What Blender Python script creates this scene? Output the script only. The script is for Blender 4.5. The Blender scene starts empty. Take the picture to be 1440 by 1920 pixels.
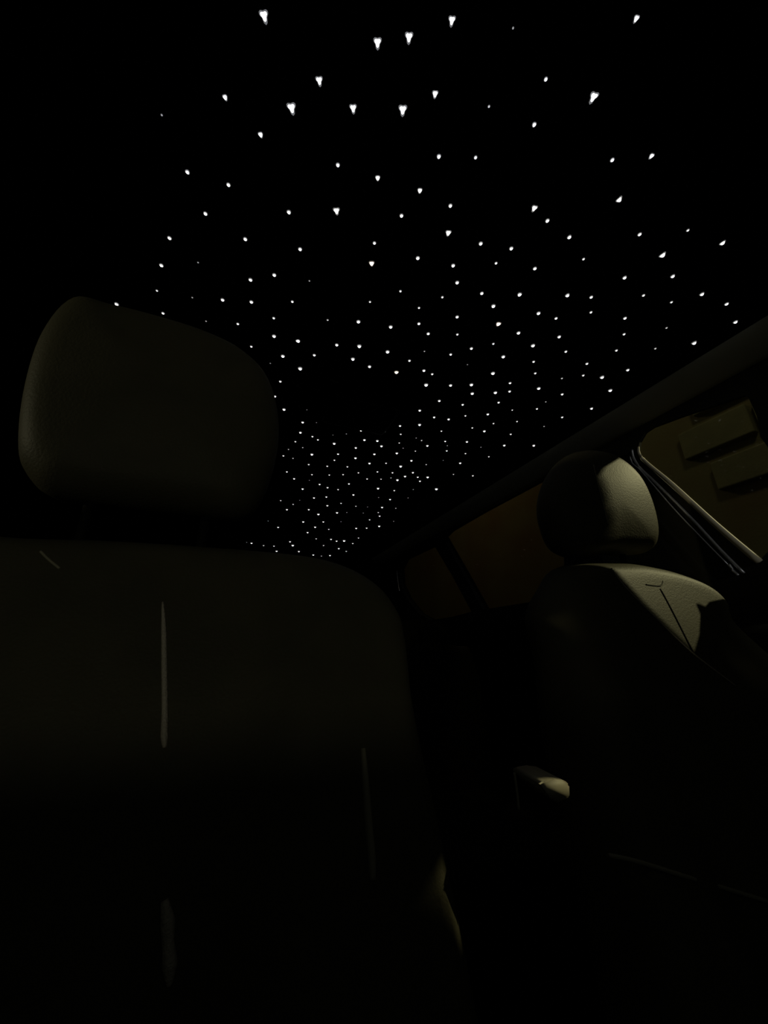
import bpy, bmesh, math, random
from mathutils import Vector, Matrix
random.seed(4)
C = bpy.context.scene.collection
H = 1.15                     # camera height above the ground; all coordinates below are relative to the camera
FPX = 721.0
# ---------------------------------------------------------------- camera frame
Fv = Vector((400-720, 1230-960, FPX)).normalized()
Zv = Vector((0, -Fv.z, Fv.y)).normalized()
Xv = Fv.cross(Zv)
def ray(u, v):
    d = Vector((u-720, v-960, FPX))
    return Vector((Xv.dot(d), Fv.dot(d), Zv.dot(d)))
def at(u, v, ax, val):
    d = ray(u, v)
    return d*(val/d[ax])
def project(P):
    c = Xv*P[0]+Fv*P[1]+Zv*P[2]
    return 720+FPX*c.x/c.z, 960+FPX*c.y/c.z

cam = bpy.data.cameras.new('camera')
cam.sensor_width = 36; cam.lens = FPX/1920*36; cam.clip_start = .01
co = bpy.data.objects.new('camera', cam); C.objects.link(co)
right = Vector((Xv.x, Fv.x, Zv.x)); up = -Vector((Xv.y, Fv.y, Zv.y)); back = -Vector((Xv.z, Fv.z, Zv.z))
M = Matrix((right, up, back)).transposed().to_4x4(); M.translation = (0, 0, H)
co.matrix_world = M
bpy.context.scene.camera = co
vs = bpy.context.scene.view_settings
vs.view_transform = 'Standard'; vs.look = 'None'; vs.exposure = 0; vs.gamma = 1; vs.use_curve_mapping = False

# ---------------------------------------------------------------- materials
def mat(name, col, rough=.6, metal=0., spec=.3, col2=None, nscale=30, bump=0., bscale=200, emit=None, es=0):
    m = bpy.data.materials.new(name); m.use_nodes = True
    nt = m.node_tree; b = nt.nodes['Principled BSDF']
    b.inputs['Base Color'].default_value = (*col, 1); b.inputs['Roughness'].default_value = rough
    b.inputs['Metallic'].default_value = metal; b.inputs['Specular IOR Level'].default_value = spec
    tc = nt.nodes.new('ShaderNodeTexCoord')
    if col2:
        n = nt.nodes.new('ShaderNodeTexNoise'); n.inputs['Scale'].default_value = nscale; n.inputs['Detail'].default_value = 5
        r = nt.nodes.new('ShaderNodeValToRGB')
        r.color_ramp.elements[0].position = .38; r.color_ramp.elements[1].position = .62
        r.color_ramp.elements[0].color = (*col, 1); r.color_ramp.elements[1].color = (*col2, 1)
        nt.links.new(tc.outputs['Object'], n.inputs['Vector']); nt.links.new(n.outputs['Fac'], r.inputs['Fac'])
        nt.links.new(r.outputs['Color'], b.inputs['Base Color'])
    if bump:
        n = nt.nodes.new('ShaderNodeTexNoise'); n.inputs['Scale'].default_value = bscale
        bp = nt.nodes.new('ShaderNodeBump'); bp.inputs['Strength'].default_value = bump; bp.inputs['Distance'].default_value = .002
        nt.links.new(tc.outputs['Object'], n.inputs['Vector']); nt.links.new(n.outputs['Fac'], bp.inputs['Height'])
        nt.links.new(bp.outputs['Normal'], b.inputs['Normal'])
    if emit:
        b.inputs['Emission Color'].default_value = (*emit, 1); b.inputs['Emission Strength'].default_value = es
    return m
def glass(name, tint, gloss=.004):
    m = bpy.data.materials.new(name); m.use_nodes = True; nt = m.node_tree; nt.nodes.clear()
    t = nt.nodes.new('ShaderNodeBsdfTransparent'); t.inputs[0].default_value = (*tint, 1)
    g = nt.nodes.new('ShaderNodeBsdfGlossy'); g.inputs['Roughness'].default_value = .02
    x = nt.nodes.new('ShaderNodeMixShader'); x.inputs[0].default_value = gloss
    o = nt.nodes.new('ShaderNodeOutputMaterial')
    nt.links.new(t.outputs[0], x.inputs[1]); nt.links.new(g.outputs[0], x.inputs[2]); nt.links.new(x.outputs[0], o.inputs[0])
    return m
MT = dict(
    liner=mat('headliner fabric', (.003, .003, .003), 1, spec=.02, bump=.3),
    leather=mat('grey leather', (.105, .098, .062), .55, spec=.2, col2=(.125, .115, .073), nscale=14, bump=.25, bscale=320),
    glint_piping=mat('pale piping', (.80, .72, .60), .4, spec=.5, bump=.6, bscale=500),  # pale tone also paints the lines of light on the left seat
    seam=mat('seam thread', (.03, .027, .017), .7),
    pipe2=mat('dull piping', (.5, .47, .34), .45, spec=.4),  # also paints glints along the inner bolsters
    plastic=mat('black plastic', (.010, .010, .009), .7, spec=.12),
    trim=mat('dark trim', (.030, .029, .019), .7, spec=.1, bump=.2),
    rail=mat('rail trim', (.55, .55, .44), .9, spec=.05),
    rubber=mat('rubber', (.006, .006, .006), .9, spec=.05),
    frame=mat('beige frame edge', (.62, .55, .36), .6),
    chrome=mat('satin chrome', (.7, .69, .67), .48, metal=1),
    pale=mat('lit patch tone', (.80, .73, .56), .5),  # light put into the colour of the two added patches
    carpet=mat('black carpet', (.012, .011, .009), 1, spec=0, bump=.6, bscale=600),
    wall=mat('wall render', (.155, .115, .048), .95, spec=.02, col2=(.17, .15, .062), nscale=2.2, bump=.5, bscale=60),
    block=mat('wall block', (.17, .15, .07), .95, spec=.02, col2=(.20, .175, .078), nscale=6, bump=.7, bscale=80),
    ground=mat('asphalt', (.04, .04, .035), .95, bump=.6, bscale=90),
    paint=mat('car paint', (.02, .02, .022), .3, spec=.4),
    lamp=mat('lamp housing', (.08, .08, .08), .5),
    glass=glass('side glass', (.93, .93, .88)), privacy=glass('privacy glass', (.62, .56, .48)), dark=glass('dark glass', (.03, .03, .03)),
)
# ---------------------------------------------------------------- helpers
def tag(o, label=None, cat=None, group=None, kind=None):
    if label: o['label'] = label
    if cat: o['category'] = cat
    if group: o['group'] = group
    if kind: o['kind'] = kind
    return o
def empty(name, loc=(0, 0, 0)):
    o = bpy.data.objects.new(name, None); C.objects.link(o); o.location = (loc[0], loc[1], loc[2]+H)
    bpy.context.view_layer.update()
    return o
def link(name, bm, m, parent=None, smooth=True):
    """vertices are given in camera-relative world coordinates"""
    me = bpy.data.meshes.new(name); bmesh.ops.recalc_face_normals(bm, faces=bm.faces)
    org = parent_origin(parent) if parent else centre(bm)
    for v in bm.verts: v.co -= org
    bm.to_mesh(me); bm.free()
    for p in me.polygons: p.use_smooth = smooth
    me.materials.append(MT[m] if isinstance(m, str) else m)
    o = bpy.data.objects.new(name, me); C.objects.link(o)
    if parent: o.parent = parent
    else: o.location = org+Vector((0, 0, H))
    return o
def centre(bm):
    xs = [v.co for v in bm.verts]
    return Vector(((min(c.x for c in xs)+max(c.x for c in xs))/2, (min(c.y for c in xs)+max(c.y for c in xs))/2, min(c.z for c in xs)))
def parent_origin(p):
    o = Vector((0, 0, -H))
    while p: o = o+p.location; p = p.parent
    return o
def catmull(pts, n=6, closed=True):
    out = []; L = len(pts)
    rng = range(L) if closed else range(L-1)
    for i in rng:
        if closed: a, b, c, d = pts[i-1], pts[i], pts[(i+1) % L], pts[(i+2) % L]
        else: a, b, c, d = pts[max(i-1, 0)], pts[i], pts[i+1], pts[min(i+2, L-1)]
        a, b, c, d = map(Vector, (a, b, c, d))
        for k in range(n):
            t = k/n
            out.append(.5*((2*b)+(c-a)*t+(2*a-5*b+4*c-d)*t*t+(3*b-a-3*c+d)*t**3))
    if not closed: out.append(Vector(pts[-1]))
    return out
def puffy(outline, ycen, T, r, dome=0., relief=None, dw=None, back=1.0):
    """cushion: closed outline in (X, z), rounded rim, domed front; ycen(X,z) gives its middle surface; front faces -Y"""
    P = catmull([Vector((p[0], p[1])) for p in outline], 6)
    cx = sum(p.x for p in P)/len(P); cz = sum(p.y for p in P)/len(P)
    hw = max(abs(p.x-cx) for p in P); hz = max(abs(p.y-cz) for p in P)
    bm = bmesh.new(); rings = []
    def ring(ix, iz, off, dm=0, s=1.):
        R = []
        for p in P:
            x = cx+(p.x-cx)*(1-ix/hw)*s; z = cz+(p.y-cz)*(1-iz/hz)*s
            y = ycen(x, z)+off-dm
            if relief and off < 0: y -= relief(x, z)*min(1, -off/T)
            R.append(bm.verts.new((x, y, z)))
        rings.append(R)
    K = 6
    for s in (.35, .7, .9): ring(r, r, T*back, 0, s)
    for k in range(2*K+1):
        th = math.pi/2-k*math.pi/(2*K)
        ring(r*(1-math.cos(th)), r*(1-math.cos(th)), T*math.sin(th)*(back if th > 0 else 1))
    NI = 16
    for i in range(1, NI):
        s = 1-i/NI; ring(r, r, -T, dome*(1-s*s), s)
    n = len(P)
    for a, b in zip(rings, rings[1:]):
        for i in range(n): bm.faces.new((a[i], a[(i+1) % n], b[(i+1) % n], b[i]))
    bm.faces.new(rings[0][::-1]); 
    c = bm.verts.new((cx, ycen(cx, cz)-T-dome-(relief(cx, cz) if relief else 0), cz))
    for i in range(n): bm.faces.new((rings[-1][i], rings[-1][(i+1) % n], c))
    return bm
def box(bm, x0, x1, y0, y1, z0, z1, bev=0.):
    r = bmesh.ops.create_cube(bm, size=1)
    for v in r['verts']:
        v.co = Vector(((x0+x1)/2+v.co.x*(x1-x0), (y0+y1)/2+v.co.y*(y1-y0), (z0+z1)/2+v.co.z*(z1-z0)))
    if bev:
        es = list({e for v in r['verts'] for e in v.link_edges})
        bmesh.ops.bevel(bm, geom=es, offset=bev, segments=3, profile=.5, affect='EDGES')
    return bm
def tube(bm, pts, r, n=8, taper=None):
    pts = [Vector(p) for p in pts]; rings = []
    for i, p in enumerate(pts):
        t = (pts[min(i+1, len(pts)-1)]-pts[max(i-1, 0)]).normalized()
        a = t.cross(Vector((.3, .2, 1)) if abs(t.z) < .95 else Vector((0, 1, 0))).normalized(); b = t.cross(a)
        rr = r*(taper[i] if taper else 1)
        rings.append([bm.verts.new(p+(a*math.cos(q)+b*math.sin(q))*rr) for q in [2*math.pi*k/n for k in range(n)]])
    for a, b in zip(rings, rings[1:]):
        for i in range(n): bm.faces.new((a[i], a[(i+1) % n], b[(i+1) % n], b[i]))
    bm.faces.new(rings[0][::-1]); bm.faces.new(rings[-1])
    return bm
def panel(outer, holes, x, th):
    """sheet in the plane X=x pierced by window openings, th thick; loops are (Y, z)"""
    bm = bmesh.new(); es = []
    for lp in [outer]+holes:
        vs_ = [bm.verts.new((x, p[0], p[1])) for p in lp]
        es += [bm.edges.new((vs_[i], vs_[(i+1) % len(vs_)])) for i in range(len(vs_))]
    bmesh.ops.triangle_fill(bm, edges=es, use_beauty=True, use_dissolve=False)
    r = bmesh.ops.extrude_face_region(bm, geom=list(bm.faces))
    for g in r['geom']:
        if isinstance(g, bmesh.types.BMVert): g.co.x += th
    return bm
def pane(lp, x, th=.004):
    return panel(lp, [], x, th)

# ---------------------------------------------------------------- layout numbers
DX = 1.05            # inner face of the right doors
LX = -.49            # inner face of the left doors
CX = .28             # car centre line
RZ = .66             # headliner height
Y0 = .50             # front seats
SL = .30
LAMP = Vector((2.7, -.008, 1.45))
def lean(x, z): return Y0 if z > .15 else Y0-(.15-z)*SL
def on_seat(u, v, T):
    P = at(u, v, 1, Y0-T)
    for _ in range(12): P = at(u, v, 1, lean(0, P.z)-T)
    return P
def through(P):      # where the lamp ray that reaches P crosses the right door
    t = (DX-P.x)/(LAMP.x-P.x)
    return P+(LAMP-P)*t

# ---------------------------------------------------------------- headliner (ceiling)
bm = bmesh.new(); prof = []
for X in [LX+.0, LX+.03, LX+.07, LX+.12]:
    prof.append((X, RZ-.10*((LX+.12-X)/.12)**2))
prof += [(x*.1, RZ) for x in range(-3, 9)]
e0 = .935
for X in [e0, e0+.03, e0+.06, e0+.09, DX+.0]: prof.append((X, RZ-.035*((X-e0)/(DX-e0))**2))
ys = [-.4+.1*i for i in range(33)]
grid = [[bm.verts.new((x, y, z)) for x, z in prof] for y in ys]
for a, b in zip(grid, grid[1:]):
    for i in range(len(prof)-1): bm.faces.new((a[i], a[i+1], b[i+1], b[i]))
r = bmesh.ops.extrude_face_region(bm, geom=list(bm.faces))
for g in r['geom']:
    if isinstance(g, bmesh.types.BMVert): g.co.z += .03
tag(link('ceiling', bm, 'liner'), 'black fabric headliner of the car set with star lights', kind='structure')

# roof side rail trim on the right
bm = bmesh.new(); rows = []
for y in [-.35+.1*i for i in range(30)]:
    rows.append([bm.verts.new((x, y, z)) for x, z in ((.955, .668), (.965, .652), (.985, .640), (1.01, .630), (1.035, .623), (1.06, .622), (1.06, .668))])
for a, b in zip(rows, rows[1:]):
    for i in range(7): bm.faces.new((a[i], a[(i+1) % 7], b[(i+1) % 7], b[i]))
bm.faces.new(rows[0]); bm.faces.new(rows[-1][::-1])
tag(link('trim_1', bm, 'rail'), 'dark padded roof rail trim above the right windows', kind='structure')

# ---------------------------------------------------------------- left side, tail and floor
wl = [(-.3, .22), (.555, .22), (.62, .54), (-.2, .54)]
wl2 = [(1.0, .22), (1.6, .22), (1.75, .53), (.95, .53)]
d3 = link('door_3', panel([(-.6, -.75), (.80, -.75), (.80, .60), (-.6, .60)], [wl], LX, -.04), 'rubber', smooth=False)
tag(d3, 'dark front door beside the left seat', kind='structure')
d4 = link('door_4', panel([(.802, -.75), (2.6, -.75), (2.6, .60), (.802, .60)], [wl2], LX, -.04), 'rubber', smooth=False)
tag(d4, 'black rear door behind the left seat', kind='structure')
tag(link('window_5', pane(wl, LX-.02), 'glass', smooth=False), 'side window beside the left seat', kind='structure')
tag(link('window_6', pane(wl2, LX-.02), 'dark', smooth=False), 'blacked out rear side window behind the left seat', kind='structure')
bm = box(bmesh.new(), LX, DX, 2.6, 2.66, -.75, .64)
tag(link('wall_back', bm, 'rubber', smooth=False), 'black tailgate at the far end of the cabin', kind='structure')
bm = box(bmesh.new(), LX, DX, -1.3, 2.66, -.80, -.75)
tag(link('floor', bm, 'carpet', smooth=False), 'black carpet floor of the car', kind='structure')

# ---------------------------------------------------------------- front seats
def seat(root_loc, label, hr, br, relief, parts):
    t = empty('car_seat', root_loc)
    tag(t, label, 'car seat', 'front seats with separate headrests')
    h = link('headrest', puffy(hr, lambda x, z: Y0, .045, .040, .008), 'leather', t)
    b = link('backrest', puffy(br, lean, .045, .045, .0, relief), 'leather', t)
    cx = root_loc[0]; hb = min(p[1] for p in hr)
    for s in (-.06, .06):
        link('headrest_post', tube(bmesh.new(), [(cx+s, Y0, hb+.04), (cx+s, Y0+.004, hb-.1)], .006), 'plastic', t)
    bm = box(bmesh.new(), cx-.25, cx+.25, -.12, .30, -.60, -.46, .05)
    link('cushion', bm, 'leather', t)
    bm = box(bmesh.new(), cx-.2, cx+.2, -.05, .36, -.75, -.60, .01)
    link('seat_base', bm, 'plastic', t)
    return t, h, b
def px2(u, v, T=0.0):
    P = on_seat(u, v, T); return (P.x, P.z)
# left seat
hrL = [px2(*p) for p in ((140, 578), (210, 590), (300, 612), (390, 640), (460, 675), (505, 725), (522, 800), (515, 870), (490, 940), (450, 974), (340, 966), (220, 952), (110, 935), (62, 905), (40, 850), (52, 740), (85, 640))]
cl = -.092
brL = [(cl-.30, -.02), (cl-.27, .07), (cl-.2, .105)]+[px2(*p) for p in ((60, 1016), (180, 1019), (300, 1025), (400, 1032), (500, 1040), (590, 1051), (655, 1072), (705, 1105), (737, 1150), (747, 1200))]
xr = brL[-1][0]
brL += [(xr-.006, -.06), (xr+.004, -.16), (xr+.012, -.3), (xr-.0, -.42), (cl, -.46), (cl-.29, -.42), (cl-.31, -.3), (cl-.305, -.15)]
def rel(cx, w=.2):
    def f(x, z):
        d = abs(x-cx); s = min(max((d-.11)/.07, 0), 1); s = s*s*(3-2*s)
        k = min(max((.06-z)/.12, 0), 1)
        return .022*s*k
    return f
T1, h1, b1 = seat((cl, Y0, -.75), 'large dark leather front seat filling the left half, lit only faintly', hrL, brL, rel(cl), None)
# right seat
cr = .655
hrR = [px2(*p) for p in ((1100, 850), (1140, 864), (1176, 898), (1199, 945), (1212, 1000), (1208, 1034), (1180, 1040), (1130, 1040), (1085, 1046), (1048, 1030), (1028, 990), (1020, 940), (1032, 890), (1060, 856))]
brR = [px2(*p) for p in ((1052, 1062), (1140, 1058), (1190, 1063), (1245, 1076), (1292, 1096), (1322, 1122), (1336, 1165))]
xo = brR[-1][0]
brR += [(xo+.03, -.02), (xo+.045, -.12), (xo+.04, -.3), (cr+.26, -.44), (cr, -.46), (cr-.26, -.42), (cr-.27, -.25), (cr-.25, -.1), (cr-.22, 0), px2(1000, 1150), px2(1022, 1098)]
T2, h2, b2 = seat((cr, Y0, -.75), 'leather seat on the right whose headrest and shoulder catch pale light', hrR, brR, rel(cr), None)
h2['label'] = 'headrest with a pale lit outer half'

def surf_tube(name, pts, parent, r, m, relief=None, taper=None, lift=.0):
    P = []
    for u, v in pts:
        q = on_seat(u, v, .045)
        for _ in range(8):
            off = .045+(relief(q.x, q.z) if relief else 0)+lift
            q = on_seat(u, v, off)
        P.append(q)
    P = catmull(P, 4, closed=False); k = len(P)
    tp = None
    if taper:
        tp = []
        for i in range(k):
            f = i/(k-1)*(len(taper)-1); j = min(int(f), len(taper)-2); tp.append(taper[j]+(taper[j+1]-taper[j])*(f-j))
    return link(name, tube(bmesh.new(), P, r, taper=tp), m, parent)
RL, RR = rel(cl), rel(cr)
from mathutils.bvhtree import BVHTree
def bvh(o):
    off = parent_origin(o.parent)
    return BVHTree.FromPolygons([v.co+off for v in o.data.vertices], [list(p.vertices) for p in o.data.polygons])
BH, BB = bvh(h2), bvh(b2)
def hit(u, v, B):
    p = B.ray_cast(Vector((0, 0, 0)), ray(u, v).normalized())
    return p[0], p[1]
def hit_tube(name, pts, B, parent, r, m, lift=.0008):
    P = []
    for u, v in pts:
        q, n = hit(u, v, B)
        if q is not None:
            if n.dot(q) > 0: n = -n
            P.append(q+n*lift)
    return link(name, tube(bmesh.new(), catmull(P, 4, closed=False), r), m, parent)
o = surf_tube('glint_piping', [(305, 1129), (307, 1180), (308, 1260), (309, 1330), (308, 1380), (309, 1402)], T1, .0022, 'glint_piping', RL, (.4, 1, 1.1, 1.1, 1.3, .6)); o['label'] = 'pale vertical line of light painted down the seat centre'  # pale tube paints a line of light along the centre crease
o = surf_tube('glint_piping', [(308, 1688), (314, 1730), (315, 1770), (318, 1810), (317, 1850)], T1, .0045, 'glint_piping', RL, (.5, 1, .8, 1, .3)); o['label'] = 'short crumpled line of light painted low on the seat'  # lower lit crease, painted as a pale tube
o = surf_tube('glint_piping', [(681, 1403), (685, 1460), (690, 1530), (696, 1600), (699, 1650)], T1, .0034, 'pipe2', RL, (.6, .9, 1, 1, .7)); o['label'] = 'dull glint painted along the inner bolster'  # lighter tube paints the glint on the inner bolster
surf_tube('seam', [(76, 1034), (90, 1048), (112, 1066)], T1, .0012, 'pipe2', RL)
surf_tube('seam', [(1211, 1096), (1226, 1098), (1239, 1098), (1243, 1089)], T2, .0011, 'seam', RR)
surf_tube('seam', [(1238, 1104), (1256, 1137), (1278, 1180), (1299, 1222)], T2, .0013, 'seam', RR)
hit_tube('glint_piping', [(1146, 1066), (1162, 1089), (1182, 1112), (1200, 1130), (1225, 1155), (1252, 1181), (1276, 1204), (1300, 1226), (1325, 1246), (1350, 1265), (1378, 1286)], BB, T2, .0011, 'glint_piping')
surf_tube('glint_piping', [(964, 1448), (969, 1480), (973, 1518)], T2, .0012, 'pipe2', RR)  # lighter tube paints the glint on the seat's inner edge
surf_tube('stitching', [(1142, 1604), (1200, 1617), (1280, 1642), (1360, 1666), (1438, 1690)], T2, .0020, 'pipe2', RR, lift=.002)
hit_tube('glint_piping', [(1112, 872), (1121, 910), (1130, 945), (1140, 985)], BH, h2, .0011, 'pipe2')

# ---------------------------------------------------------------- right side of the body
def loop_px(pts): return [(at(u, v, 0, DX).y, at(u, v, 0, DX).z) for u, v in pts]
w1 = loop_px([(1420, 1056), (1340, 988), (1250, 906), (1201, 862), (1196, 845), (1199, 828), (1209, 811), (1224, 801), (1280, 780), (1340, 760), (1396, 741), (1403, 745)])
# out of view, front edge and sill are shaped to cast the seat's shadow outline
yf = w1[-1][0]
for B, L_ in ((BH, ((1129, 948), (1139, 990), (1144, 1008))),
              (BB, ((1156, 1080), (1200, 1129), (1250, 1179), (1300, 1227), (1311, 1190), (1313, 1152), (1304, 1131), (1321, 1139), (1330, 1128)))):
    for u, v in L_:
        q, n = hit(u, v, B)
        if q is None: print('MISS', u, v); continue
        t = through(q); w1.append((t.y, t.z))
w1 += [(.405, .215), (.425, .20)]
w2 = loop_px([(905, 1143), (868, 1075), (829, 1005), (840, 994), (900, 958), (960, 925), (1010, 897)]) 
w2 = w2+[(.92, .60), (.90, .55), (.96, .2), (1.0, .185)]
w3 = loop_px([(884, 1147), (850, 1156), (808, 1163), (785, 1150), (762, 1122), (750, 1095), (748, 1066), (757, 1048), (785, 1034), (813, 1021), (848, 1080)])
# added opening ahead of the door window, shaped so lamp light reaches the pale block
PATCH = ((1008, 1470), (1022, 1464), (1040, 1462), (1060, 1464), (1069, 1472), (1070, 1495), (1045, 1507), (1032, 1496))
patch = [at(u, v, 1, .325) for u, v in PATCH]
tq = [through(p) for p in patch]
y0q, y1q = min(p.y for p in tq)-.002, max(p.y for p in tq)+.002
z0q, z1q = min(p.z for p in tq)-.003, max(p.z for p in tq)+.012
wq = [(y0q, z0q), (y1q, z0q), (y1q, z1q), (y0q, z1q)]
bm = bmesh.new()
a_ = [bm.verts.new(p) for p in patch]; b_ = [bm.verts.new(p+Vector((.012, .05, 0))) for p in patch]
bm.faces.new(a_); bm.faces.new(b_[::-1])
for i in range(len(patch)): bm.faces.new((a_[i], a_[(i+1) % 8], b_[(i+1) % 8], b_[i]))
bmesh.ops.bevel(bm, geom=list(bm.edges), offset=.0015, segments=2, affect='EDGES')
o = link('lit_patch', bm, 'pale', T2); o['label'] = 'small pale block painted as a lit patch'  # added pale block where window light falls on the inner bolster
body = panel([(-.6, -.75), (.80, -.75), (.80, .64), (-.6, .64)], [w1, wq], DX, .010)
d1 = link('door_1', body, 'trim', smooth=False); tag(d1, 'dark front door on the right with a clear side window', kind='structure')
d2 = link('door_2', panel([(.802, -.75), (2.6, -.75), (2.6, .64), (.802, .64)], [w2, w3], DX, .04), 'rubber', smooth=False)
tag(d2, 'black rear door on the right with a window and a small quarter pane behind it', kind='structure')
tag(link('window_1', pane(w1, DX+.004, .003), 'glass', smooth=False), 'clear side window with a block wall behind it', kind='structure')
tag(link('window_2', pane(w2, DX+.02), 'privacy', smooth=False), 'dim brownish rear side window left of the right headrest', kind='structure')
tag(link('window_3', pane(w3, DX+.02), 'privacy', smooth=False), 'small dim quarter window behind the dark divider', kind='structure')
tag(link('lamp_gap_pane', pane(wq, DX+.004, .003), 'glass', smooth=False), 'small pane over the added light opening ahead of the right door window', kind='structure')  # added pane, closes the opening made for the lit patch

def px_tube(name, pts, x, r, m, parent=None, taper=None, n=4):
    P = catmull([at(u, v, 0, x) for u, v in pts], n, closed=False)
    tp = None
    if taper:
        k = len(P); tp = [taper[0]+(taper[1]-taper[0])*i/(k-1) for i in range(k)]
    return link(name, tube(bmesh.new(), P, r, taper=tp), m, parent)
# window frame edge and bright mouldings of the front door: parts of the door
px_tube('window_frame', [(1197, 838), (1199, 852), (1215, 870), (1260, 908), (1340, 982), (1424, 1054)], DX-.002, .0062, 'frame', d1, (.45, 1.25))
px_tube('chrome_moulding', [(1185, 843), (1188, 858), (1199, 876), (1222, 898), (1262, 937), (1305, 981), (1350, 1030), (1395, 1075)], DX-.006, .0028, 'chrome', d1, (1.1, 1.2))
px_tube('chrome_moulding', [(1181, 856), (1186, 869), (1200, 881), (1228, 913), (1262, 952), (1310, 1003), (1366, 1060)], DX-.010, .0017, 'chrome', d1, (1.1, .9))
px_tube('moulding_clip', [(1366, 1058), (1374, 1070), (1384, 1079)], DX-.012, .0034, 'chrome', d1)
px_tube('chrome_moulding', [(744, 1068), (746, 1090), (749, 1108)], DX-.01, .0022, 'chrome', d2)
# door armrest pad on the right door
bm = box(bmesh.new(), DX-.075, DX+.0, -.2, .72, -.12, .06, .03)
link('armrest', bm, 'trim', d1)

# ---------------------------------------------------------------- dashboard at the front of the cabin
bm = bmesh.new(); prof = [(-.62, -.75), (-.62, -.02), (-.74, .015), (-1.0, .0), (-1.25, -.06), (-1.25, -.75)]
a = [bm.verts.new((LX, y, z)) for y, z in prof]; b = [bm.verts.new((DX, y, z)) for y, z in prof]
bm.faces.new(a); bm.faces.new(b[::-1])
for i in range(6): bm.faces.new((a[i], a[(i+1) % 6], b[(i+1) % 6], b[i]))
tag(link('dashboard', bm, 'plastic', smooth=False), 'black dashboard across the front of the cabin facing the seats', 'dashboard')

# ---------------------------------------------------------------- rear bench and console
rb = empty('rear_bench', (CX, 1.35, -.75)); tag(rb, 'dark rear bench seat beyond the gap between the front seats', 'rear seat')
bm = puffy([(-.40, .0), (-.34, .04), (-.1, .055), (.28, .06), (.6, .055), (.9, .04), (.96, 0), (.97, -.3), (.9, -.45), (.28, -.46), (-.34, -.45), (-.41, -.3)], lambda x, z: 1.42-(.05-z)*.25, .06, .05)
link('backrest', bm, 'trim', rb)
link('cushion', box(bmesh.new(), -.42, .97, .85, 1.36, -.62, -.40, .05), 'trim', rb)
for X in (-.12, .34, .76):
    link('headrest', puffy([(X-.12, .06), (X-.11, .12), (X, .14), (X+.11, .12), (X+.12, .06), (X+.1, .02), (X-.1, .02)], lambda x, z: 1.44, .04, .035), 'trim', rb)
bm = bmesh.new()
P = [at(u, v, 1, 1.24) for u, v in ((699, 1208), (708, 1173), (716, 1181), (723, 1192), (724, 1204), (714, 1206))]
P2 = [p+Vector((0, .03, 0)) for p in P]
a = [bm.verts.new(p) for p in P]; b = [bm.verts.new(p) for p in P2]
bm.faces.new(a); bm.faces.new(b[::-1])
for i in range(6): bm.faces.new((a[i], a[(i+1) % 6], b[(i+1) % 6], b[i]))
bmesh.ops.bevel(bm, geom=list(bm.edges), offset=.003, segments=2, affect='EDGES')
o = link('lit_bolster_patch', bm, 'pale', rb); o['label'] = 'small pale piece painted as a lit bolster'  # added pale piece, paints light on the rear seat's bolster
link('bench_base', box(bmesh.new(), -.40, .95, .9, 1.34, -.75, -.62, .01), 'plastic', rb)
cs = empty('centre_console', (.26, .3, -.75)); tag(cs, 'dark centre console between the two front seats', 'console')
link('console_body', box(bmesh.new(), .21, .31, -.3, .62, -.75, -.50, .02), 'plastic', cs)
link('armrest_lid', box(bmesh.new(), .205, .315, .15, .60, -.50, -.45, .02), 'trim', cs)

# ---------------------------------------------------------------- overhead dome light
dl = empty('dome_light', (.28, .86, RZ)); tag(dl, 'small unlit black dome light console in a starless gap of the headliner', 'dome light')
link('housing', box(bmesh.new(), .20, .40, .83, .97, RZ-.016, RZ+.004, .012), 'plastic', dl)
for s in (.235, .325): link('lens', box(bmesh.new(), s, s+.045, .87, .93, RZ-.019, RZ-.013, .003), 'plastic', dl)
def roof_pt(u, v, dz=0): return at(u, v, 2, RZ-dz)
o = link('glint_strip', tube(bmesh.new(), [roof_pt(620, 713, .018), roof_pt(634, 718, .018)], .0022), 'trim', dl)  # lighter strip paints a faint glint on the console
o = link('glint_strip', tube(bmesh.new(), [roof_pt(700, 779, .018), roof_pt(716, 781, .018), roof_pt(726, 778, .018)], .0014), 'trim', dl)  # second painted glint, near the rear corner

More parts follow.
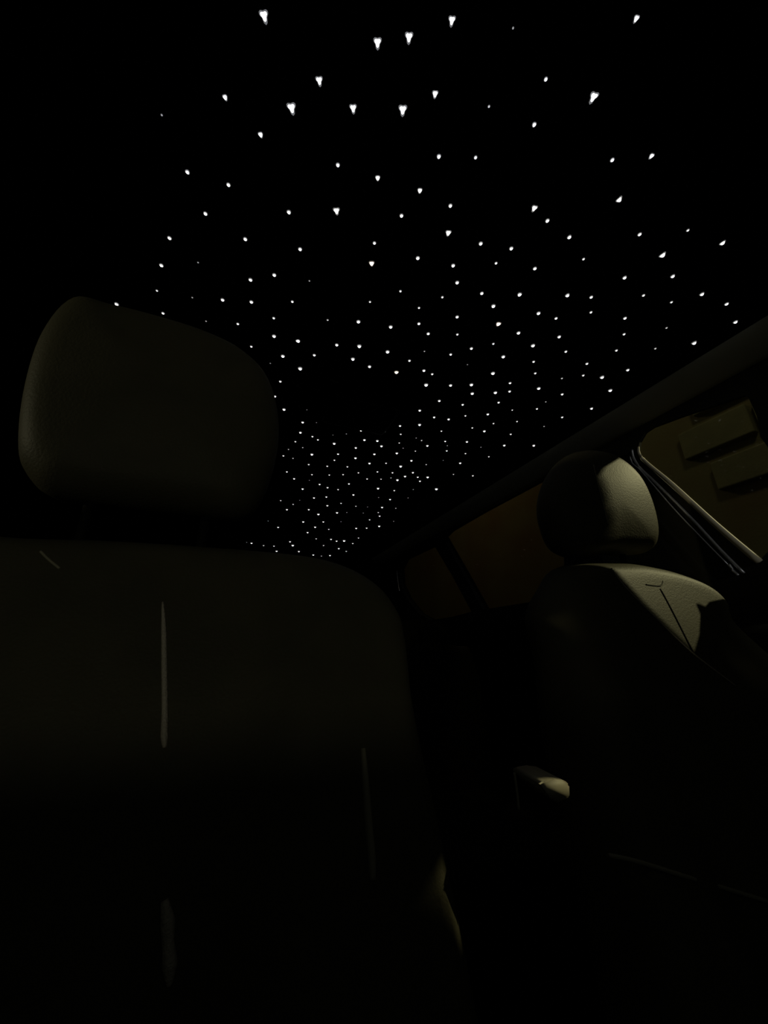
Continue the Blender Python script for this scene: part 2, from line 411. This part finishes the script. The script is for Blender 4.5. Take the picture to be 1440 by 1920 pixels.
# ---------------------------------------------------------------- star lights
CROPS = [
 (180, 0, 3.4286, 1.0, [(1080,98,6),(830,625,4),(423,739,1),(1257,690,6),(1058,865,4),(588,1105,3.5),(852,1188,3),(704,1373,3),(1240,1363,3.5),(473,1530,3),(960,1537,3)]),
 (600, 0, 3.4286, 1.0, [(370,270,5.5),(572,235,5.5),(848,128,5),(1241,180,1),(-5,515,5),(213,693,5),(532,702,5.7),(740,602,4.5),(1086,684,1.5),(1377,800,3.5),(764,1005,3.5),(1000,1012,2.5),(115,1060,3.3),(371,1143,4),(642,1224,4),(838,1322,3.2),(106,1353,4.8),(524,1386,3.2),(1378,1337,4.5),(825,1496,4.4),(350,1562,2.5),(1033,1565,3.3)]),
 (1000, 0, 3.4286, 1.0, [(662,118,4.3),(80,509,2.8),(388,620,5.8),(507,1028,3),(760,1002,4),(552,1284,4.3),(90,1418,3.3),(231,1524,3.4),(683,1506,2.8),(993,1480,2),(1216,1563,4)]),
 (200, 440, 4.8, .82, [(493,275,4),(823,250,1),(1295,405,4),(453,503,2),(771,565,1),(1044,586,3.5),(1303,605,3.5),(90,623,4),(508,706,2.7),(895,778,1),(1181,802,2.5),(883,910,4.2),(1302,1006,2.3)]),
 (500, 440, 4.8, .82, [(301,130,4),(945,257,5,'w'),(1360,210,3.8),(69,362,4),(385,415,1),(231,602,2.5),(1204,508,2.3),(930,604,2),(1371,658,2.2),(64,750,2.5),(549,767,1.5),(826,782,3.8),(1116,829,4),(1370,800,3),(67,912,4),(282,957,4.4),(631,991,3.2),(834,1002,4.3),(1088,1053,3.8),(1420,1049,1),(146,1092,3.6),(429,1083,2.8),(776,1118,4),(926,1186,3.2),(1285,1133,2.5),(33,1158,0),(302,1203,4.3),(1168,1238,4.5,'y'),(123,1320,2.4)]),
 (780, 440, 4.8, .82, [(583,80,4),(857,123,4),(334,277,4),(720,256,2.6),(1069,304,3.5),(370,430,4),(592,527,3.4),(932,537,4.3),(1362,545,4.2),(237,562,2.3),(696,641,4.2),(1102,706,4),(1260,752,2.8),(370,739,3.2),(742,803,4.8,'w'),(110,890,3.1),(372,897,2.3),(922,883,3.6),(1288,918,3.3),(1052,997,3.9),(696,981,2.2),(498,1023,3),(312,1077,2.6),(1348,1051,2.6),(785,1097,3.6),(1058,1142,2.4),(463,1170,0),(71,1222,3),(146,1254,2.3),(692,1246,3.9),(1073,1246,2.3),(1313,1292,1.5),(91,1350,4.2),(311,1355,3.1),(498,1349,3.6),(846,1334,2.5),(842,1409,2.6),(1104,1382,3.4),(506,1428,3.3),(714,1420,3.4),(1315,1435,2.6)]),
 (1060, 420, 4.2353, .85, [(772,248,5),(144,278,2.3),(470,425,3.8),(852,414,3.9),(205,580,3),(203,700,2.4),(620,566,2.5),(842,620,2.2),(1084,556,4),(1280,634,3.3),(1350,777,3.8),(473,747,3),(466,874,2.4),(803,824,1.5),(1022,943,4.2),(714,988,1.6),(405,1003,2.3),(171,1108,2.5),(495,1158,2.9),(142,1201,2.2),(291,1215,4),(356,1320,3.5)]),
 (0, 0, 1, .75, [(1109,765.5,3.3),(1054,782,2.4)]),
 (500, 720, 7.2, .60, [(112,165,3.6),(235,341,4.4),(543,348,.5),(486,515,3.6),(672,521,0),(992,531,3.6),(456,653,3.6),(618,707,2.6),(692,751,2.6),(895,688,.5),(1076,672,1),(1274,627,3),(388,776,2.4),(487,857,1.5),(295,881,1.4),(912,801,4.2),(1320,753,3.6),(226,967,2.4),(356,1001,1.6),(611,947,4.2),(1203,859,3.2),(964,943,2.8),(915,1026,2.3),(1199,997,3.6),(568,1085,2.4),(818,1107,2.4),(1090,1115,2.4),(1388,1068,3.4),(273,1183,2.5),(612,1221,2.2),(846,1226,2.2),(1032,1220,2.2),(1239,1196,2.2),(371,1276,2.8),(576,1299,0),(715,1352,2.8),(822,1396,2.7),(1111,1345,2.8),(1356,1279,2.4),(486,1414,3.1),(964,1422,2.3)]),
 (660, 720, 7.2, .60, [(1178,225,3.8),(914,355,3.8),(1109,447,3.3),(1304,474,3.5),(912,547,4.3),(360,444,.5),(649,563,3.2),(444,643,1.8),(658,676,2.3),(1207,634,2.3),(866,727,1),(940,760,1.8),(1017,831,3.4),(1258,772,2.6),(1287,831,1),(1279,900,2.5),(638,794,1.9),(690,864,1),(342,765,3.6),(398,836,3.7),(302,944,3.3),(605,932,3.6),(856,904,1.8),(802,1032,3.3),(1231,1030,0),(460,1067,2.3),(657,1108,4.2),(1002,1086,1.6),(344,1183,2.4),(547,1195,2.5),(822,1193,3),(716,1244,3.4),(526,1265,1.4),(613,1292,4),(888,1255,2.6),(917,1309,2.7),(1021,1255,3.7),(1370,1217,1.6),(392,1282,1.9),(352,1406,3.6),(571,1436,2.3),(827,1422,1),(1138,1414,4.3)]),
 (840, 700, 7.2, .60, [(198,421,3.3),(683,391,3.2),(1320,383,1.4),(1200,477,2.8),(867,494,2),(235,571,2.5),(537,550,3.6),(932,648,2.2),(614,675,2.3),(1296,715,1.4),(328,734,2.4),(490,778,3.7),(846,820,2.6),(255,922,3.2),(444,996,1),(759,970,3.6),(1157,971,4),(235,1081,2.2),(551,1123,2.1),(164,1209,3.2),(335,1380,2.4)]),
 (440, 900, 7.2, .60, [(622,275,1.9),(878,273,0),(790,326,1.9),(706,396,2.8),(1001,396,2.7),(1071,238,2.8),(1238,226,2.7),(1252,343,2.8),(1131,459,3.6),(1382,438,3.3),(1436,312,2.1),(926,561,3),(1197,562,2.6),(1087,632,3),(1271,663,2),(985,705,2.8),(588,635,2.6),(452,552,0),(163,840,.5),(229,849,2.7),(391,882,1.9),(531,889,2.1),(567,957,2.9),(748,829,2.6),(785,878,3.7),(867,961,2.8),(1101,790,1.9),(1301,797,2.7),(1201,881,1.9),(1377,821,2.6),(1406,922,2.7),(1062,1008,2.6),(1172,1023,1.4),(1287,1015,2.7),(161,970,4),(297,974,1.9)]),
 (620, 880, 7.2, .60, [(307,341,3),(647,379,.5),(802,404,2.8),(1045,385,.5),(341,495,1.8),(498,507,0),(694,510,3.1),(879,523,1.4),(218,582,.5),(440,589,.5),(643,580,1.8),(661,628,2.5),(526,678,2.1),(140,705,0),(850,699,.7),(345,793,2.8),(486,790,2.5),(655,764,3.3),(376,924,1.9),(82,965,2.5),(182,960,3.6),(299,998,2.1),(211,1104,1.9)]),
]
RAD = [(0, 1.55), (.5, 1.8), (1, 2.1), (2, 2.8), (3, 3.8), (4, 4.9), (5, 6.6), (6, 8.2)]
STR = [(0, .10), (.5, .2), (1, .38), (1.5, .65), (2, 1.0), (2.5, 1.4), (3, 2), (6, 3)]
def lerp(tab, x):
    for (a, fa), (b, fb) in zip(tab, tab[1:]):
        if x <= b: return fa+(fb-fa)*(x-a)/(b-a)
    return tab[-1][1]
emats = {}
def emat(s, tone):
    k = (round(s, 2), tone)
    if k not in emats:
        m = bpy.data.materials.new('star glow'); m.use_nodes = True; nt = m.node_tree; nt.nodes.clear()
        e = nt.nodes.new('ShaderNodeEmission'); o = nt.nodes.new('ShaderNodeOutputMaterial')
        e.inputs[0].default_value = {'w': (1, .86, .74, 1), 'y': (1, .89, .70, 1), 'c': (.93, .95, 1, 1), 'n': (1, 1, .98, 1)}[tone]
        e.inputs[1].default_value = max(k[0], .06); nt.links.new(e.outputs[0], o.inputs[0]); emats[k] = m
    return emats[k]
def star_mesh(bm, P, r, tail, big):
    """fibre tip: rounded bead set in the headliner; the large ones are shaped like lens flare, two lobes and a drop"""
    n = 18 if big > 3.9 else 10
    rings = []
    t = tail.normalized(); s = Vector((t.y, -t.x, 0))
    def shape(a, j=0):
        if big < 3.2: return 1.
        k = min(1, (big-3.0)/2)
        v = .92+.24*k*math.cos(3*a)+.30*k*max(0, math.cos(a))**10*(1 if j == 0 else .45)     # a=0 points along the drop
        return v
    hh = .8 if big < 3.6 else .35
    for j, (f, h) in enumerate(((1, 0), (.70, .45), (.46, .78), (.22, .94))):
        rings.append([bm.verts.new(P+(t*math.cos(a)+s*math.sin(a))*r*f*shape(a, j)-Vector((0, 0, r*hh*h))) for a in [2*math.pi*k/n for k in range(n)]])
    for a, b in zip(rings, rings[1:]):
        for i in range(n): bm.faces.new((a[i], a[(i+1) % n], b[(i+1) % n], b[i]))
    top = bm.verts.new(P-Vector((0, 0, r*hh)))
    for i in range(n): bm.faces.new((rings[-1][i], rings[-1][(i+1) % n], top))
    bm.faces.new(rings[0][::-1])
    for f in bm.faces:
        if any(v in rings[0] for v in f.verts): f.material_index = 1  # dim rim paints the soft blur around each star
UNIQ = {
 (495, 29): 'largest bright star light, nearest the top edge left of centre',
 (547, 201): 'large warm-white star light, lower left of the bright row of three',
 (708, 79): 'bright star light, left one of the close pair at the top centre',
 (767, 69): 'bright star light, right one of the close pair at the top centre',
 (847, 37): 'bluish bright star light, right above the close pair at the top centre',
 (962, 52): 'faint grey star light near the top edge, right of the bluish bright one',
 (599, 150): 'bright star light just above the large warm-white one',
 (662, 202): 'bright star light, middle of the row of three near the top',
 (755, 205): 'large bright star light, right end of the row of three near the top',
 (816, 176): 'bright star light just right of and above the row of three',
 (1193, 34): 'bluish star light in the top right corner area, nearest the top edge there',
 (1113, 181): 'largest star light in the upper right, with a drop to the lower left',
 (1023, 148): 'small dim star light left of the largest upper right one',
 (917, 199): 'tiny dim star light between the top centre and the upper right group',
 (1002, 233): 'medium star light below the small dim one in the upper right',
 (422, 182): 'medium star light upper left, below the largest top one',
 (303, 216): 'tiny faint star light, topmost along the left edge of the headliner',
 (489, 252): 'medium star light below left of the large warm-white one',
 (631, 395): 'bright star light, largest at the left of the middle of the headliner',
 (697, 494): 'warm-white large star light above the middle of the headliner',
 (743, 698): 'yellowish star light above the dome light console',
 (1242, 479): 'largest star light on the right side above the side window',
 (1355, 456): 'bright star light farthest right in the upper right group',
 (1379, 603): 'rightmost star light, just above the right roof rail',
 (1301, 643): 'triangular star light closest to the roof rail near the right edge',
 (219, 570): 'star light just above the top of the left headrest',
 (384, 630): 'bright star light touching the top edge of the left headrest',
 (818, 916): 'bright star light at the right border of the dense far patch',
 (1002, 390): 'bright star light, upper one of a slanting pair right of the middle',
 (841, 437): 'bright star light on the middle line of the headliner, upper part',
 (934, 607): 'faintly warm star light right of the middle of the headliner',
 (462, 1035): 'brightest star light in the gap between left headrest and seat back',
 (351, 322): 'medium star light high on the left side of the headliner',
 (1161, 374): 'bright star light below the upper right pair of stars',
 (1221, 292): 'star light in the upper right, right one of a level pair',
 (1148, 300): 'star light in the upper right, left one of a level pair',
}
stars = []
for ox, oy, sc, fac, L in CROPS:
    for s in L:
        u, v = ox+s[0]/sc, oy+s[1]/sc
        if any(abs(u-a[0])+abs(v-a[1]) < 2.5 for a in stars): continue
        stars.append((u, v, s[2], fac, s[3] if len(s) > 3 else ('c' if v < 330 else 'n')))
order = sorted(range(len(stars)), key=lambda i: -stars[i][2]*stars[i][3])
indiv = set(order[:300])
def region(u, v, c):
    sz = 'bright' if c >= 3.5 else ('small' if c >= 2.2 else 'faint')
    if v < 330: r = 'in the sparse near part of the headliner, top of the photo'
    elif v < 560:
        r = ('left of the middle, above the left headrest' if u < 620 else 'along the middle above the dome light' if u < 960 else 'on the right above the side window')
    elif v < 760 and u < 640: r = 'beside the upper right curve of the left headrest'
    elif v < 790: r = ('just around the dome light console' if u < 800 else 'between dome light and right roof rail' if u < 960 else 'near the right roof rail, above the right headrest')
    elif v < 900: r = ('in the dense patch, right of the left headrest' if u < 640 else 'in the dense patch below the dome light' if u < 800 else 'along the right border of the dense patch')
    elif v < 1000: r = ('in the far dense patch, left part' if u < 600 else 'in the far dense patch, middle part' if u < 680 else 'in the far dense patch, right part')
    else: r = ('in the narrow gap between left headrest and seat back' if u < 580 else 'in the last row just above the left seat back')
    return sz+' round star light '+r, 'star lights '+r
bm_s = bmesh.new()
for i, (u, v, c, fac, tone) in enumerate(stars):
    P = at(u, v, 2, RZ)
    depth = (Xv*P.x+Fv*P.y+Zv*P.z).z
    r = lerp(RAD, c)*fac*depth/FPX*1.04
    Q = at(720, 960, 2, RZ) if v < 800 else P+Vector((0, 1, 0))
    tail = Vector((Q.x-P.x, Q.y-P.y, 0))
    if u > 1050 and v > 330: tail = -Vector((P.x-CX, P.y-.6, 0)); tail = Vector((-.3, -1, 0))
    S = P+Vector((0, 0, .00004))
    if i in indiv:
        bm = bmesh.new(); star_mesh(bm, S, r, tail, c*fac+(.8 if fac < .8 else 0))
        o = link('star_light', bm, emat(lerp(STR, c), tone)); o.data.materials.append(emat(min(.16, lerp(STR, c)*.15), tone))
        lab = None
        for k, t in UNIQ.items():
            if abs(k[0]-u)+abs(k[1]-v) < 4: lab = t
        g = region(u, v, c)
        tag(o, lab or g[0], 'star light', g[1])
    else:
        star_mesh(bm_s, S, r, tail, 1)
o = link('star_lights', bm_s, emat(.2, 'n'))
tag(o, 'scattered faintest pinpoint star lights of the headliner', 'star light', kind='stuff')
print('STARS', len(stars))

# ---------------------------------------------------------------- outside
WX = 3.0
bm = bmesh.new(); box(bm, WX+.05, WX+.2, -3, 9, -H, 3.4)
for (y1, z0, z1, n) in ((1.34, 1.64, 1.84, 4), (1.47, 1.345, 1.56, 4), (1.335, 1.05, 1.255, 4)):
    y = y1
    for k in range(n):
        box(bm, WX, WX+.07, y-.42, y, z0, z1, .012); y -= .45
wo = link('wall_right', bm, 'wall', smooth=False); wo.data.materials.append(MT['block'])
for p in wo.data.polygons:
    if len(wo.data.vertices) and p.center.x+wo.location.x < WX+.049: p.material_index = 1
# the blocks have their own tone, the flat wall the first one
tag(wo, 'olive brown block wall outside the right side window', kind='structure')
bm = box(bmesh.new(), -6, 3.2, -4, 9, -H-.05, -H)
tag(link('ground', bm, 'ground', smooth=False), 'dark asphalt ground outside the car', kind='structure')
# wall lamp outside the right window (real lamp head with its bulb)
wl_ = empty('wall_lamp', (LAMP.x, LAMP.y, LAMP.z)); tag(wl_, 'small dark lamp bracketed on the wall outside the car', 'lamp')
tgt = Vector((.78, .45, .14)); dirv = (tgt-LAMP).normalized()
q = dirv.to_track_quat('-Z', 'Y')
bm = bmesh.new(); bmesh.ops.create_cone(bm, cap_ends=False, segments=24, radius1=.07, radius2=.05, depth=.12)
for v_ in bm.verts: v_.co = q @ (v_.co+Vector((0, 0, .0)))+LAMP
link('lamp_shade', bm, 'lamp', wl_)
link('bracket', tube(bmesh.new(), [LAMP-dirv*.05, LAMP-dirv*.09+Vector((.02, 0, .01)), (WX+.03, LAMP.y-.06, LAMP.z+.06)], .012), 'lamp', wl_)
def light(kind, name, loc, energy, color, size=.02, target=None, spot=None, blend=.3):
    l = bpy.data.lights.new(name, kind); l.energy = energy; l.color = color
    if kind == 'AREA': l.size = size
    else: l.shadow_soft_size = size
    if spot: l.spot_size = math.radians(spot); l.spot_blend = blend
    o = bpy.data.objects.new(name, l); C.objects.link(o); o.location = Vector(loc)+Vector((0, 0, H))
    if target is not None: o.rotation_euler = (Vector(target)-Vector(loc)).to_track_quat('-Z', 'Y').to_euler()
    return o
light('SPOT', 'lamp light', LAMP, 80, (1, .93, .55), .012, tgt, 30, .4)
light('POINT', 'wall fill', (1.9, 3.6, 2.8), 13, (1, .95, .8), .15)  # added unseen lamp that brightens the far part of the outside wall
light('POINT', 'wall fill', (1.9, .25, 2.8), 8.5, (.98, 1, .8), .15)  # second added lamp, brightens the blocks and their joints
light('SPOT', 'street light', (-3.2, .62,   .75), 26, (1, .93, .66), .06, (cl-.05, .48, .16), 17, .55)
light('SPOT', 'moulding fill', (.2, -5, .6), 90, (.92, .95, 1), .05, (1.04, .52, .37), 6, .7)  # added unseen spot to brighten the door mouldings
light('SPOT', 'porch light', (-.9, -5, .34), 23, (1, .98, .7), .12, (-.05, .46, .1), 11.5, .45)
w = bpy.data.worlds.new('night'); bpy.context.scene.world = w; w.use_nodes = True
w.node_tree.nodes['Background'].inputs[0].default_value = (.85, .92, .75, 1)
w.node_tree.nodes['Background'].inputs[1].default_value = .016
